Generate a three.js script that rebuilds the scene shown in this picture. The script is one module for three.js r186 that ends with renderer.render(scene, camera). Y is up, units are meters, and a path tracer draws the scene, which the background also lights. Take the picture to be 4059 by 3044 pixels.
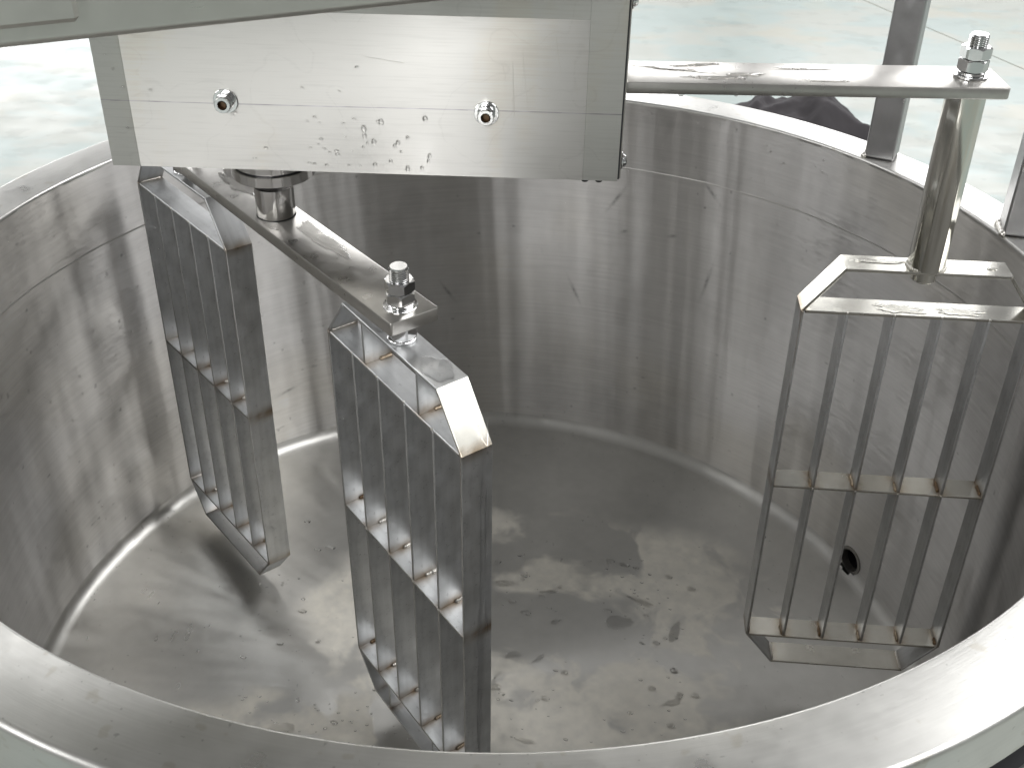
import * as THREE from 'three';
import { mergeGeometries, toCreasedNormals } from 'three/addons/utils/BufferGeometryUtils.js';
import { RoundedBoxGeometry } from 'three/addons/geometries/RoundedBoxGeometry.js';
import { RectAreaLightUniformsLib } from 'three/addons/lights/RectAreaLightUniformsLib.js';

// ---------------------------------------------------------------- camera, light, exposure
const HR = 0.95;                                  // height of the vat's rim over the hall floor, metres
const scene = new THREE.Scene();
const camera = new THREE.PerspectiveCamera(37.36, 4 / 3, 0.05, 120);
camera.position.set(0.0194, HR + 0.6778, 1.2373);
camera.up.set(-0.0168, 0.832, -0.5546);
camera.lookAt(0.0194, HR + 0.6778 - 0.5547, 1.2373 - 0.8321);
camera.focus = 1.3;
camera.userData.fStop = 18;

const renderer = new THREE.WebGLRenderer({ antialias: true });
renderer.setSize(1024, 767);
renderer.toneMapping = THREE.LinearToneMapping;
renderer.toneMappingExposure = 1.0;
renderer.shadowMap.enabled = true;
RectAreaLightUniformsLib.init();
scene.background = new THREE.Color(0.228, 0.230, 0.228);

// window panels, added out of view, stand in for the hall daylight
function addedWindow(label, pos, target, w, h, level, tint = [1, 1, 1]) {
  const g = new THREE.Group(); g.name = numbered('added_window');
  g.position.set(...pos); g.lookAt(...target);
  g.userData = { label, category: 'window', group: 'light panels added out of view' };
  scene.add(g);
  const frame = bevelBox(w + 0.12, h + 0.12, 0.06, 0.004).translate(0, 0, -0.06);
  add('frame', frame, M.paint, g);
  const pane = new THREE.PlaneGeometry(w, h).translate(0, 0, -0.02);
  add('pane', pane, new THREE.MeshStandardMaterial({ color: 0x888888, emissive: new THREE.Color(...tint), emissiveIntensity: 0.6, roughness: 0.4 }), g);
  const l = new THREE.RectAreaLight(new THREE.Color(...tint), level, w, h);
  l.name = 'added_light'; l.rotation.y = Math.PI; g.add(l);            // RectAreaLight shines along its -z
}

// ---------------------------------------------------------------- helpers
const names = new Map();
function numbered(n) { const k = names.get(n) ?? 0; names.set(n, k + 1); return k ? n + '_' + String(k).padStart(3, '0') : n; }
function add(name, geo, mat, parent = scene) {
  const m = new THREE.Mesh(geo, mat); m.name = name; m.castShadow = m.receiveShadow = true; parent.add(m); return m;
}
function thing(name, label, category, pos = [0, 0, 0], group) {
  const g = new THREE.Group(); g.name = numbered(name); g.position.set(...pos);
  g.userData = { label, category }; if (group) g.userData.group = group;
  scene.add(g); return g;
}
let seed = 12345;
function rnd() { seed = (seed + 0x6d2b79f5) | 0; let t = Math.imul(seed ^ (seed >>> 15), 1 | seed); t = (t + Math.imul(t ^ (t >>> 7), 61 | t)) ^ t; return ((t ^ (t >>> 14)) >>> 0) / 4294967296; }
const rr = (a, b) => a + (b - a) * rnd();
const clamp = (x, a = 0, b = 1) => Math.min(b, Math.max(a, x));
const sst = (x, a, b) => { const t = clamp((x - a) / (b - a)); return t * t * (3 - 2 * t); };
const lerp = (a, b, t) => a + (b - a) * t;
function hash(x, y, s) { let h = Math.imul(x, 374761393) ^ Math.imul(y, 668265263) ^ Math.imul(s, 1274126177); h = Math.imul(h ^ (h >>> 13), 1274126177); h ^= h >>> 16; return (h >>> 0) / 4294967296; }
function vn(x, y, s = 0) {
  const ix = Math.floor(x), iy = Math.floor(y), fx = x - ix, fy = y - iy, u = fx * fx * (3 - 2 * fx), v = fy * fy * (3 - 2 * fy);
  return lerp(lerp(hash(ix, iy, s), hash(ix + 1, iy, s), u), lerp(hash(ix, iy + 1, s), hash(ix + 1, iy + 1, s), u), v);
}
function fbm(x, y, s = 0, o = 4) { let a = 0, w = 0.5, t = 0; for (let i = 0; i < o; i++) { a += w * vn(x, y, s + i * 17); t += w; w *= 0.5; x *= 2.03; y *= 2.03; } return a / t; }

// box with chamfered edges, uv in metres; long faces split along x so that colours can vary
function bevelBox(lx, ly, lz, b = 0.0008) {
  const h = [lx / 2, ly / 2, lz / 2], pos = [], uv = [];
  const corner = (s, ax) => [0, 1, 2].map((k) => s[k] * (k === ax ? h[k] : h[k] - b));
  const tri2 = (a, c, d) => { let A = new THREE.Vector3(...a), B = new THREE.Vector3(...c), C = new THREE.Vector3(...d);
    const n = B.clone().sub(A).cross(C.clone().sub(A));
    if (n.dot(A.clone().add(B).add(C)) < 0) { const t = B; B = C; C = t; }
    const x = Math.abs(n.x), y = Math.abs(n.y), z = Math.abs(n.z);
    for (const p of [A, B, C]) { pos.push(p.x, p.y, p.z); uv.push(...(x > y && x > z ? [p.z, p.y] : y > z ? [p.x, p.z] : [p.x, p.y])); } };
  const quad = (a, c, d, e) => { tri2(a, c, d); tri2(a, d, e); };
  const S = [-1, 1];
  for (let ax = 0; ax < 3; ax++) {
    const [p, q] = [(ax + 1) % 3, (ax + 2) % 3];
    for (const s of S) {
      const mk = (i, j) => { const v = [0, 0, 0]; v[ax] = s; v[p] = i; v[q] = j; return v; };
      quad(corner(mk(-1, -1), ax), corner(mk(1, -1), ax), corner(mk(1, 1), ax), corner(mk(-1, 1), ax));
    }
    for (const i of S) for (const j of S) {           // edges running along ax
      const mk = (k) => { const v = [0, 0, 0]; v[ax] = k; v[p] = i; v[q] = j; return v; };
      quad(corner(mk(-1), p), corner(mk(1), p), corner(mk(1), q), corner(mk(-1), q));
    }
  }
  for (const i of S) for (const j of S) for (const k of S) tri2(corner([i, j, k], 0), corner([i, j, k], 1), corner([i, j, k], 2));
  const g = new THREE.BufferGeometry();
  g.setAttribute('position', new THREE.Float32BufferAttribute(pos, 3));
  g.setAttribute('uv', new THREE.Float32BufferAttribute(uv, 2));
  g.computeVertexNormals();
  return g;
}
// turned part about y: profile [r, y] listed from bottom outside upwards; sharp corners stay sharp
function turned(profile, seg = 64, crease = 0.5) {
  const g = new THREE.LatheGeometry(profile.map(([r, y]) => new THREE.Vector2(r, y)), seg);
  const uv = g.attributes.uv, p = g.attributes.position;
  for (let i = 0; i < uv.count; i++) uv.setXY(i, uv.getX(i) * 6.2832 * Math.max(0.004, Math.hypot(p.getX(i), p.getZ(i))), p.getY(i));
  return toCreasedNormals(g, crease);
}
function disc(r, y0, y1, b = 0.0006, seg = 48, r0 = 0) {
  return turned([[r0, y0], [r - b, y0], [r, y0 + b], [r, y1 - b], [r - b, y1], [r0, y1]], seg);
}
// hexagon nut standing on y = 0, chamfered top and bottom so that the flats end in arcs
function hexNut(flat, H, chamferBoth = true) {
  const N = 96, rows = [[], [], [], []], a = flat / 2, t = Math.tan(0.5), idx = [], pos = [];
  for (let i = 0; i <= N; i++) {
    const th = (i / N) * 2 * Math.PI, k = ((th + Math.PI / 6) % (Math.PI / 3)) - Math.PI / 6, r = Math.min(a / Math.cos(k), a * 1.135), c = Math.max(0, r - a * 0.955) * t * 1.3;
    const P = (q, y) => [q * Math.cos(th), y, q * Math.sin(th)];
    rows[0].push(P(a * 0.955, 0)); rows[1].push(P(r, chamferBoth ? c : 0)); rows[2].push(P(r, H - c)); rows[3].push(P(a * 0.955, H));
  }
  const pushTri = (A, B, C) => pos.push(...A, ...B, ...C);
  for (let i = 0; i < N; i++) {
    for (let j = 0; j < 3; j++) { pushTri(rows[j][i], rows[j + 1][i], rows[j + 1][i + 1]); pushTri(rows[j][i], rows[j + 1][i + 1], rows[j][i + 1]); }
    pushTri(rows[3][i], [0, H, 0], rows[3][i + 1]); pushTri(rows[0][i + 1], [0, 0, 0], rows[0][i]);
  }
  const g = new THREE.BufferGeometry(); g.setAttribute('position', new THREE.Float32BufferAttribute(pos, 3));
  g.setAttribute('uv', new THREE.Float32BufferAttribute(new Float32Array((pos.length / 3) * 2), 2));
  g.computeVertexNormals();
  return toCreasedNormals(g, 0.35);
}
function thread(r, y0, y1, pitch = 0.0022) {
  const p = [[0, y0], [r - 0.001, y0]];
  let y = y0 + 0.0004;
  for (; y + pitch < y1 - 0.0012; y += pitch) p.push([r - 0.0012, y], [r, y + pitch * 0.4], [r, y + pitch * 0.6], [r - 0.0012, y + pitch]);
  p.push([r - 0.0006, y + 0.0004], [r - 0.0014, y1], [0, y1]);
  return turned(p, 40, 0.3);
}
// closed flat-bar piece: outline (x, y) pushed along z by width w, centred; split along its edges for the heat tint
function plate(pts, w, joints = [], step = 0.006, bev = 0.0007) {
  const sh = new THREE.Shape();
  pts.forEach(([x, y], i) => {
    if (!i) { sh.moveTo(x, y); return; }
    const [a, b] = pts[i - 1], n = Math.max(1, Math.round(Math.hypot(x - a, y - b) / step));
    for (let k = 1; k <= n; k++) sh.lineTo(lerp(a, x, k / n), lerp(b, y, k / n));
  });
  const g = new THREE.ExtrudeGeometry(sh, { depth: w - 2 * bev, bevelEnabled: true, bevelThickness: bev, bevelSize: bev, bevelOffset: -bev, bevelSegments: 1, steps: 5, curveSegments: 1 });
  g.translate(0, 0, -w / 2 + bev);
  g.clearGroups();
  tint(g, joints);
  return g;
}
function tint(g, joints) {            // straw and brown heat tint round the welds: a colour of the oxide, not shade
  const p = g.attributes.position, c = new Float32Array(p.count * 3);
  for (let i = 0; i < p.count; i++) {
    const x = p.getX(i), y = p.getY(i), z = p.getZ(i);
    let d = 1; for (const [jx, jy, k = 1] of joints) d = Math.min(d, Math.hypot(x - jx, y - jy) / k);
    const n = vn(x * 160 + 9, z * 160 + y * 90, 5), t = Math.exp(-((d / 0.0095) ** 2)) * (0.3 + 0.85 * n) * 0.95;
    c[i * 3] = 1 - 0.55 * t; c[i * 3 + 1] = 1 - 0.66 * t; c[i * 3 + 2] = 1 - 0.77 * t;
  }
  g.setAttribute('color', new THREE.BufferAttribute(c, 3));
  return g;
}
// a weld bead along z from z0 to z1 at (x, y): overlapping lumps
function bead(x, y, z0, z1, r, s) {
  const parts = [], n = Math.max(2, Math.round(Math.abs(z1 - z0) / (r * 0.95)));
  for (let i = 0; i <= n; i++) {
    const k = r * (0.85 + 0.35 * hash(i, s, 3)), g = new THREE.IcosahedronGeometry(k, 1);
    g.translate(x + (hash(i, s, 7) - 0.5) * r * 0.3, y, lerp(z0, z1, i / n)); parts.push(g);
  }
  const g = mergeGeometries(parts); g.computeVertexNormals();
  return toCreasedNormals(g, 1.2);
}

// ---------------------------------------------------------------- textures
function bytes(w, h, f, srgb = false) {
  const d = new Uint8Array(w * h * 4);
  for (let y = 0; y < h; y++) for (let x = 0; x < w; x++) { const v = f(x / w, y / h, x, y), o = (y * w + x) * 4; for (let c = 0; c < 3; c++) d[o + c] = clamp(v[c]) * 255 + 0.5; d[o + 3] = 255; }
  const t = new THREE.DataTexture(d, w, h, THREE.RGBAFormat); t.magFilter = t.minFilter = THREE.LinearFilter; t.wrapS = t.wrapT = THREE.MirroredRepeatWrapping;
  if (srgb) t.colorSpace = THREE.SRGBColorSpace;
  t.needsUpdate = true; return t;
}
function floats(w, h, f) {
  const d = new Float32Array(w * h * 4);
  for (let y = 0; y < h; y++) for (let x = 0; x < w; x++) { const v = f(x / w, y / h, x, y), o = (y * w + x) * 4; d[o] = v[0]; d[o + 1] = v[1]; d[o + 2] = v[2]; d[o + 3] = 1; }
  const t = new THREE.DataTexture(d, w, h, THREE.RGBAFormat, THREE.FloatType); t.magFilter = t.minFilter = THREE.LinearFilter; t.wrapS = t.wrapT = THREE.MirroredRepeatWrapping;
  t.needsUpdate = true; return t;
}
function tiled(t, sizeU, sizeV, ch = 0) { const c = t.clone(); c.repeat.set(1 / sizeU, 1 / sizeV); c.channel = ch; c.needsUpdate = true; return c; }
// brushed metal: r height, g roughness factor, b unused; scratches run along u
const T_brush = floats(512, 1024, (u, v, x, y) => {
  const a = vn(u * 6, y * 0.9, 1), b = vn(u * 14, y * 0.45, 2), c = vn(u * 3, y * 0.22, 3), big = fbm(u * 3, v * 6, 4);
  const ch = vn(u * 40, y * 0.26, 5), s = 0.35 * a + 0.25 * b + 0.05 * c + 0.35 * ch;
  return [s, clamp(0.72 + 0.4 * (s - 0.5) + 0.5 * (big - 0.5) + 0.2), 0];
});
// smudges: colour multiplier and roughness factor for sheet that has been handled and rinsed
const T_smudgeColor = bytes(768, 768, (u, v) => {
  const n = fbm(u * 5, v * 5, 21, 5), f = fbm(u * 26, v * 26, 22, 3), e = sst(Math.abs(fbm(u * 3.2, v * 3.2, 23, 4) - 0.5), 0.0, 0.03);
  const k = 0.86 + 0.14 * n + 0.06 * (f - 0.5) - 0.03 * (1 - e);
  return [k, k * 0.995, k * 0.985];
}, false);
const T_rimColor = bytes(1024, 1024, (u, v) => {
  const n = fbm(u * 6, v * 6, 141, 5), f = fbm(u * 34, v * 34, 142, 3), spot = sst(fbm(u * 24, v * 24, 143, 3), 0.68, 0.76), sp = sst(fbm(u * 110, v * 110, 144, 2), 0.85, 0.92), br = vn(u * 9, v * 260, 145);
  const k = 0.84 + 0.16 * n + 0.06 * (f - 0.5) + 0.05 * (br - 0.5) - 0.09 * spot - 0.25 * sp;
  return [k, k * (1 - 0.02 * spot), k * (1 - 0.06 * spot)];
});
const T_smudgeRough = bytes(768, 768, (u, v) => {
  const n = fbm(u * 5, v * 5, 31, 5), f = fbm(u * 30, v * 30, 32, 3), p = sst(fbm(u * 3.5, v * 3.5, 33, 4), 0.5, 0.56);
  const k = 0.68 + 0.3 * n + 0.16 * (f - 0.5) - 0.10 * p;
  return [k, k, k];
});

// mill scale and pickling blotches on the flat bars, streaks along u
const T_mill = bytes(768, 768, (u, v) => {
  const n = fbm(u * 6, v * 6, 111, 5), st = fbm(u * 3, v * 40, 112, 3), b = sst(fbm(u * 9, v * 9, 113, 4), 0.5, 0.75), sp = sst(fbm(u * 70, v * 70, 114, 2), 0.78, 0.86);
  const k = 0.82 + 0.24 * (n - 0.3) + 0.16 * (st - 0.5) - 0.06 * b - 0.22 * sp;
  return [k * 0.995, k, k * 1.005];
});
const T_millRough = bytes(512, 512, (u, v) => { const k = 0.74 + 0.3 * (fbm(u * 6, v * 6, 115, 4) - 0.4) - 0.2 * sst(fbm(u * 4, v * 4, 116, 4), 0.42, 0.7); return [k, k, k]; });

// ---------------------------------------------------------------- materials
const steel = (o) => new THREE.MeshPhysicalMaterial({ metalness: 1, ...o });
const M = {};
M.paint = new THREE.MeshStandardMaterial({ color: 0x8a8f8f, roughness: 0.6 });
M.wall = steel({ color: new THREE.Color(0.605, 0.593, 0.577), roughness: 0.48, anisotropy: 0.97, anisotropyRotation: Math.PI / 2, roughnessMap: tiled(T_brush, 0.35, 0.8), bumpMap: tiled(T_brush, 0.35, 0.8), bumpScale: 0.00013 });
M.bottom = M.wall.clone();
M.rim = steel({ color: new THREE.Color(0.603, 0.596, 0.572), roughness: 0.42, anisotropy: 0.4, anisotropyRotation: Math.PI / 2, map: tiled(T_rimColor, 0.45, 0.45), roughnessMap: tiled(T_smudgeRough, 0.3, 0.3), bumpMap: tiled(T_brush, 0.35, 0.5), bumpScale: 0.00006 });
M.panel = steel({ color: new THREE.Color(0.58, 0.57, 0.545), roughness: 0.42, anisotropy: 0.95, anisotropyRotation: Math.PI / 2, roughnessMap: tiled(T_brush, 0.25, 0.25) });
M.band = steel({ color: new THREE.Color(0.51, 0.495, 0.467), roughness: 0.52, map: tiled(T_smudgeColor, 0.3, 0.3), roughnessMap: tiled(T_smudgeRough, 0.3, 0.3) });
M.beam = steel({ color: new THREE.Color(0.70, 0.69, 0.655), roughness: 0.36, anisotropy: 0.2, anisotropyRotation: Math.PI / 2, map: tiled(T_smudgeColor, 0.4, 0.4), roughnessMap: tiled(T_brush, 0.3, 0.3) });
M.arm = steel({ color: new THREE.Color(0.56, 0.545, 0.52), roughness: 0.40, anisotropy: 0.5, anisotropyRotation: Math.PI / 2, map: tiled(T_smudgeColor, 0.16, 0.16), roughnessMap: tiled(T_smudgeRough, 0.16, 0.16) });
M.paddle = steel({ color: new THREE.Color(0.66, 0.665, 0.665), roughness: 0.68, vertexColors: true, map: tiled(T_mill, 0.16, 0.16), roughnessMap: tiled(T_millRough, 0.16, 0.16) });
M.paddleBright = steel({ color: new THREE.Color(0.62, 0.61, 0.565), roughness: 0.34, vertexColors: true, map: tiled(T_smudgeColor, 0.14, 0.14), roughnessMap: tiled(T_millRough, 0.12, 0.12) });  // smoother bars; a warm window reflection is put into their colour
M.turned = steel({ color: new THREE.Color(0.66, 0.65, 0.64), roughness: 0.16, anisotropy: 0.3, anisotropyRotation: Math.PI / 2 });
M.rod = steel({ color: new THREE.Color(0.62, 0.61, 0.56), roughness: 0.13, roughnessMap: tiled(T_smudgeRough, 0.1, 0.1) });
M.bolt = steel({ color: new THREE.Color(0.66, 0.66, 0.66), roughness: 0.13 });
M.weld = steel({ color: new THREE.Color(0.38, 0.31, 0.23), roughness: 0.4 });
M.weldBrown = steel({ color: new THREE.Color(0.20, 0.14, 0.09), roughness: 0.45 });
M.weldPale = steel({ color: new THREE.Color(0.64, 0.62, 0.58), roughness: 0.3 });
M.seamDark = steel({ color: new THREE.Color(0.3, 0.29, 0.27), roughness: 0.5 });
M.seam = steel({ color: new THREE.Color(0.6, 0.59, 0.57), roughness: 0.5 });
M.post = steel({ color: new THREE.Color(0.50, 0.50, 0.51), roughness: 0.42, map: tiled(T_smudgeColor, 0.2, 0.2), roughnessMap: tiled(T_smudgeRough, 0.2, 0.2) });
M.black = new THREE.MeshStandardMaterial({ color: new THREE.Color(0.015, 0.015, 0.017), roughness: 0.5 });
M.water = new THREE.MeshPhysicalMaterial({ color: 0xffffff, roughness: 0.02, metalness: 0, transmission: 1, thickness: 0.01, ior: 1.33 });

addedWindow('added wide low light panel, out of view at the far left', [-5.6, 1.75, -9.8], [-1.5, 1.2, 0], 4.4, 2.2, 6);
for (const [x, z, w, k, n] of [[-0.2, -10.4, 4.0, 5.2, 'middle'], [4.4, -9.8, 4.0, 5, 'right']]) addedWindow('added tall window panel, out of view at the far side, the ' + n + ' one', [x, 4.1, z], [x * 0.2, 3.2, 0], w, 3.6, k);
addedWindow('added window panel high on the right, out of view, nearest the camera of three', [6.6, 6.7, 1.9], [0, 0.9, 0], 4.4, 4.2, 7);
addedWindow('added window panel high on the right, out of view, middle of three', [7.4, 6.0, -2.4], [0, 0.9, 0], 2.2, 3.0, 7);
addedWindow('added window panel high on the right, out of view, farthest of three', [5.5, 7.9, -4.9], [0, 0.9, 0], 2.6, 2.4, 8);
for (const [x, z, n] of [[-7.6, 3.4, 'nearest the camera'], [-8.2, 1.2, 'second from the camera'], [-8.2, -1.2, 'third from the camera'], [-8.0, -3.8, 'farthest from the camera']]) addedWindow('added narrow window panel on the left, out of view, ' + n, [x, 5.6, z], [0, 0.8, 0], 1.2, 3.2, z > 0 ? 8 : 4.5);
addedWindow('added wide window panel behind the camera to the left', [-2.7, 3.3, 6.6], [-0.2, 1.1, 0], 2.4, 3.2, 5.2);
addedWindow('added narrow window panel behind the camera', [-1.02, 3.3, 6.8], [-0.1, 1.1, 0], 0.6, 3.2, 15);
addedWindow('added roof light panel, out of view high over the back of the vat', [-3.2, 8.2, -6.0], [-1.0, 0.3, 0], 4.0, 2.2, 3.2);

// ---------------------------------------------------------------- hall floor
{
  const T = bytes(1024, 1024, (u, v) => {
    const x = u * 5, y = v * 5, w = fbm(x * 1.2, y * 1.2, 41, 4), n = fbm(x * 2.2 + w * 1.5, y * 4.4, 42, 5), f = fbm(x * 14, y * 20, 43, 3), d = sst(fbm(x * 9, y * 13, 44, 4), 0.63, 0.72), r = sst(fbm(x * 3, y * 3, 45, 4), 0.6, 0.72);
    const t = clamp(sst(n, 0.42, 0.6) * 0.8 + 0.2 * f);
    const cream = [0.38, 0.395, 0.355], teal = [0.325, 0.395, 0.38], k = 0.97 + 0.06 * f - 0.10 * d;
    return [0, 1, 2].map((c) => (lerp(cream[c], teal[c], t) + r * [0.02, 0.0, -0.02][c]) * k);
  });
  const R = bytes(512, 512, (u, v) => { const k = 0.62 + 0.5 * fbm(u * 30, v * 40, 46, 4); return [k, k, k]; });
  const g = new THREE.CircleGeometry(16, 96).rotateX(-Math.PI / 2), p = g.attributes.position, uv = g.attributes.uv;
  for (let i = 0; i < p.count; i++) uv.setXY(i, p.getX(i), p.getZ(i));
  const m = new THREE.MeshStandardMaterial({ map: tiled(T, 4, 4), roughness: 0.42, roughnessMap: tiled(R, 3, 3) });
  const f = add('hall_floor', g, m); f.userData = { kind: 'structure' };
  // painted-over joint between two slabs, a shallow strip of grout
  const j = bevelBox(2.4, 0.003, 0.005, 0.0008).rotateY(-1.19).translate(2.3, 0.0, -3.85);
  const jm = add('floor_joint', j, new THREE.MeshPhysicalMaterial({ color: new THREE.Color(0.29, 0.29, 0.25), roughness: 1, specularIntensity: 0 })); jm.userData = { kind: 'structure' };
}

// ---------------------------------------------------------------- the vat
const vat = thing('mixing_vat', 'big round open stainless steel vat with a wide flat rim, wet inside', 'mixing vat', [0, 0, 0]);
const R0 = 0.7, TX = -0.054, DEPTH = 0.7067, RF = 0.022;
const bottomY = (x) => -DEPTH + TX * x;
// revolved sheet in vat coordinates (y from the rim), profile f(t, theta) -> [r, y]
function sheet(nt, ns, f, th0 = 0, th1 = 2 * Math.PI, skip) {
  const pos = [], uv = [], uv1 = [], idx = [];
  for (let j = 0; j <= nt; j++) for (let i = 0; i <= ns; i++) {
    const th = lerp(th0, th1, i / ns), [r, y, s] = f(j / nt, th);
    pos.push(r * Math.cos(th), y + HR, r * Math.sin(th)); uv.push(th * R0, s ?? y);
    uv1.push(th / (2 * Math.PI) + (th0 < 0 ? 1 : 0), (y + 0.76) / 0.76);
  }
  for (let j = 0; j < nt; j++) for (let i = 0; i < ns; i++) { const a = j * (ns + 1) + i, b = a + ns + 1; if (skip && skip(i, j)) continue; idx.push(a, b, b + 1, a, b + 1, a + 1); }
  const g = new THREE.BufferGeometry();
  g.setAttribute('position', new THREE.Float32BufferAttribute(pos, 3)); g.setAttribute('uv', new THREE.Float32BufferAttribute(uv, 2)); g.setAttribute('uv1', new THREE.Float32BufferAttribute(uv1, 2));
  g.setIndex(idx); g.computeVertexNormals();
  const n = g.attributes.normal;                                 // close the seam of a full turn
  if (th1 - th0 > 6.28) for (let j = 0; j <= nt; j++) { const a = j * (ns + 1), b = a + ns, v = [0, 1, 2].map((k) => n.array[a * 3 + k] + n.array[b * 3 + k]), l = Math.hypot(...v); for (let k = 0; k < 3; k++) n.array[a * 3 + k] = n.array[b * 3 + k] = v[k] / l; }
  return g;
}
// rolled sheet is never quite round: long shallow ripples that run down the wall (periodic in theta)
function periodic(th, freq, s) { const c = Math.cos(th) * freq, d = Math.sin(th) * freq; return fbm(c + 40, d + 40, s, 2) - 0.5; }
const ripple = (th, y) => 0.0029 * periodic(th, 7 + 0.15 * y, 51) + 0.0022 * periodic(th + 0.05 * y, 16, 52) + 0.0006 * periodic(th + 0.08 * y, 42, 53) + 0.0007 * (fbm(Math.cos(th) * 9 + 50, Math.sin(th) * 9 + y * 1.3 + 50, 56, 3) - 0.5) + 0.00025 * (fbm(Math.cos(th) * 6 + 20, Math.sin(th) * 6 + y * 5 + 20, 54, 2) - 0.5);
const HOLE = { th: Math.atan2(-0.295, 0.636), y: -0.712, r: 0.0245 };
{
  const NS = 960, NT = 56;
  const wallY = (t, th) => { const lo = bottomY(R0 * Math.cos(th)) + RF; return lerp(lo, -0.004, t); };
  const skip = (i, j) => { const th = ((i + 0.5) / NS) * 2 * Math.PI - 2 * Math.PI, y = wallY((j + 0.5) / NT, th); return Math.hypot((th - HOLE.th) * R0, y - HOLE.y) < HOLE.r; };
  const g = sheet(NT, NS, (t, th) => { const y = wallY(t, th); return [R0 + ripple(th, y), y]; }, -2 * Math.PI, 0, skip);
  // wall marks: dark scuffs, specks, rinse marks. theta 0..2pi on u, height on v
  const marks = [[-1.375, -0.388, 0.025, 2.0], [-1.013, -0.313, 0.03, 1.35], [-1.728, -0.395, 0.02, -1.0], [-1.03, -0.138, 0.022, -0.8], [-1.12, -0.239, 0.008, 0.3], [-1.277, -0.186, 0.025, 1.0], [-1.25, -0.248, 0.006, 0.4], [-2.2, -0.55, 0.02, 0.2], [-1.86, -0.62, 0.02, 0.1]];
  const T = bytes(2048, 512, (u, v) => {
    const th = u * 2 * Math.PI - 2 * Math.PI, y = (v - 1) * 0.76, X = th * R0;
    let k = 0.93 + 0.26 * (fbm(X * 11, y * 2.0, 61, 4) - 0.5) + 0.08 * (fbm(X * 40, y * 30, 62, 3) - 0.5) + 0.09 * (vn(X * 22, y * 560, 68) - 0.5) + 0.05 * (vn(X * 9, y * 260, 69) - 0.5);
    k -= 0.06 * sst(fbm(X * 12, y * 8, 63, 4), 0.58, 0.7) + 0.3 * sst(fbm(X * 70, y * 70, 64, 2), 0.86, 0.92) * sst(fbm(X * 4, y * 4, 67, 2), 0.42, 0.6);
    for (const [a, b, L, s] of marks) {
      const dx = (th - a) * R0, dy = y - b, c = Math.cos(s), q = Math.sin(s), al = dx * c + dy * q, ac = -dx * q + dy * c;
      k *= 1 - 0.46 * Math.exp(-((al / L) ** 2)) * Math.exp(-((ac / 0.0028) ** 2)) * (0.4 + 0.8 * vn(al * 300, ac * 500, 65));
    }
    const st = sst(fbm(X * 3, y * 3 + 7, 66, 3), 0.5, 0.7) * 0.05;
    return [k, k * (1 - st * 0.3), k * (1 - st)];
  });
  T.wrapS = T.wrapT = THREE.ClampToEdgeWrapping; T.channel = 1;
  M.wall.map = T;
  add('inner_wall', g, M.wall, vat);
  // floor of the vat with the coved corner
  const NB = 60, cov = 10;
  const FA = (th) => 0.55 + 0.65 * sst(-Math.cos(th), 0.1, 0.9);
  const prof = (t, th) => {
    const c = Math.cos(th); let r, y;
    const k = t * (NB + cov);
    if (k <= NB) { r = (R0 - RF) * (0.002 + 0.998 * k / NB); y = bottomY(r * c) + 0.0016 * (fbm(r * c * 7 + 30, r * Math.sin(th) * 7 + 30, 71, 3) - 0.5) * sst(r, 0, 0.1); y += sst(r, 0.2, 0.55) * (FA(th) * (0.0013 * periodic(th, 9, 73) + 0.0008 * periodic(th + r * 0.3, 22, 74) + 0.00045 * periodic(th - r * 0.2, 48, 75))); }
    else { const a = ((k - NB) / cov) * Math.PI / 2; r = R0 - RF + RF * Math.sin(a); y = bottomY(r * c) + RF * (1 - Math.cos(a)); if (k === NB + cov) r = R0 + ripple(th, y); y += (1 - sst(k - NB, 0, cov * 0.6)) * (FA(th) * (0.0013 * periodic(th, 9, 73) + 0.0008 * periodic(th + r * 0.3, 22, 74) + 0.00045 * periodic(th - r * 0.2, 48, 75))); }
    return [r, y, r];
  };
  const b = sheet(NB + cov, 480, prof, -2 * Math.PI, 0, (i, j) => { if (j < NB - 2) return false; const th = ((i + 0.5) / 480) * 2 * Math.PI - 2 * Math.PI, [r, y] = prof((j + 0.5) / (NB + cov), th); return r > R0 - 0.012 && Math.hypot((th - HOLE.th) * R0, y - HOLE.y) < HOLE.r; });
  const p = b.attributes.position, uv = b.attributes.uv, u1 = b.attributes.uv1;
  for (let i = 0; i < p.count; i++) u1.setXY(i, (p.getX(i) + 0.75) / 1.5, (p.getZ(i) + 0.75) / 1.5);
  // dried lime and rinse water on the middle of the floor
  const patch = (x, z) => {
    const w = fbm(x * 5 + 3, z * 5 + 8, 81, 4) - 0.5, d = Math.hypot((x - 0.08) / 0.40, (z + 0.10) / 0.30), e = Math.hypot((x + 0.30) / 0.2, (z - 0.15) / 0.16);
    const zone = Math.max(sst(1.12 - d + w * 0.9, 0, 0.3), sst(1.05 - e + w * 1.2, 0, 0.35));
    const blot = sst(fbm(x * 9 + w * 2, z * 9, 82, 5), 0.40, 0.53) * (0.62 + 0.76 * fbm(x * 70, z * 70, 89, 3));
    return zone * blot;
  };
  const C = bytes(1536, 1536, (u, v) => {
    const x = u * 1.5 - 0.75, z = v * 1.5 - 0.75, q = patch(x, z), f = fbm(x * 60, z * 60, 83, 3), g = fbm(x * 7, z * 7, 84, 4), sp = 0.6 * sst(fbm(x * 150, z * 150, 85, 2), 0.86, 0.92) * sst(fbm(x * 6, z * 6, 86, 3), 0.4, 0.6);
    const k = (0.49 + 0.10 * (g - 0.5) + 0.05 * (f - 0.5)) * (1 - 0.5 * sp);
    return [k + q * 0.26, k * 0.985 + q * 0.24, k * 0.94 + q * 0.195];
  });
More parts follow.
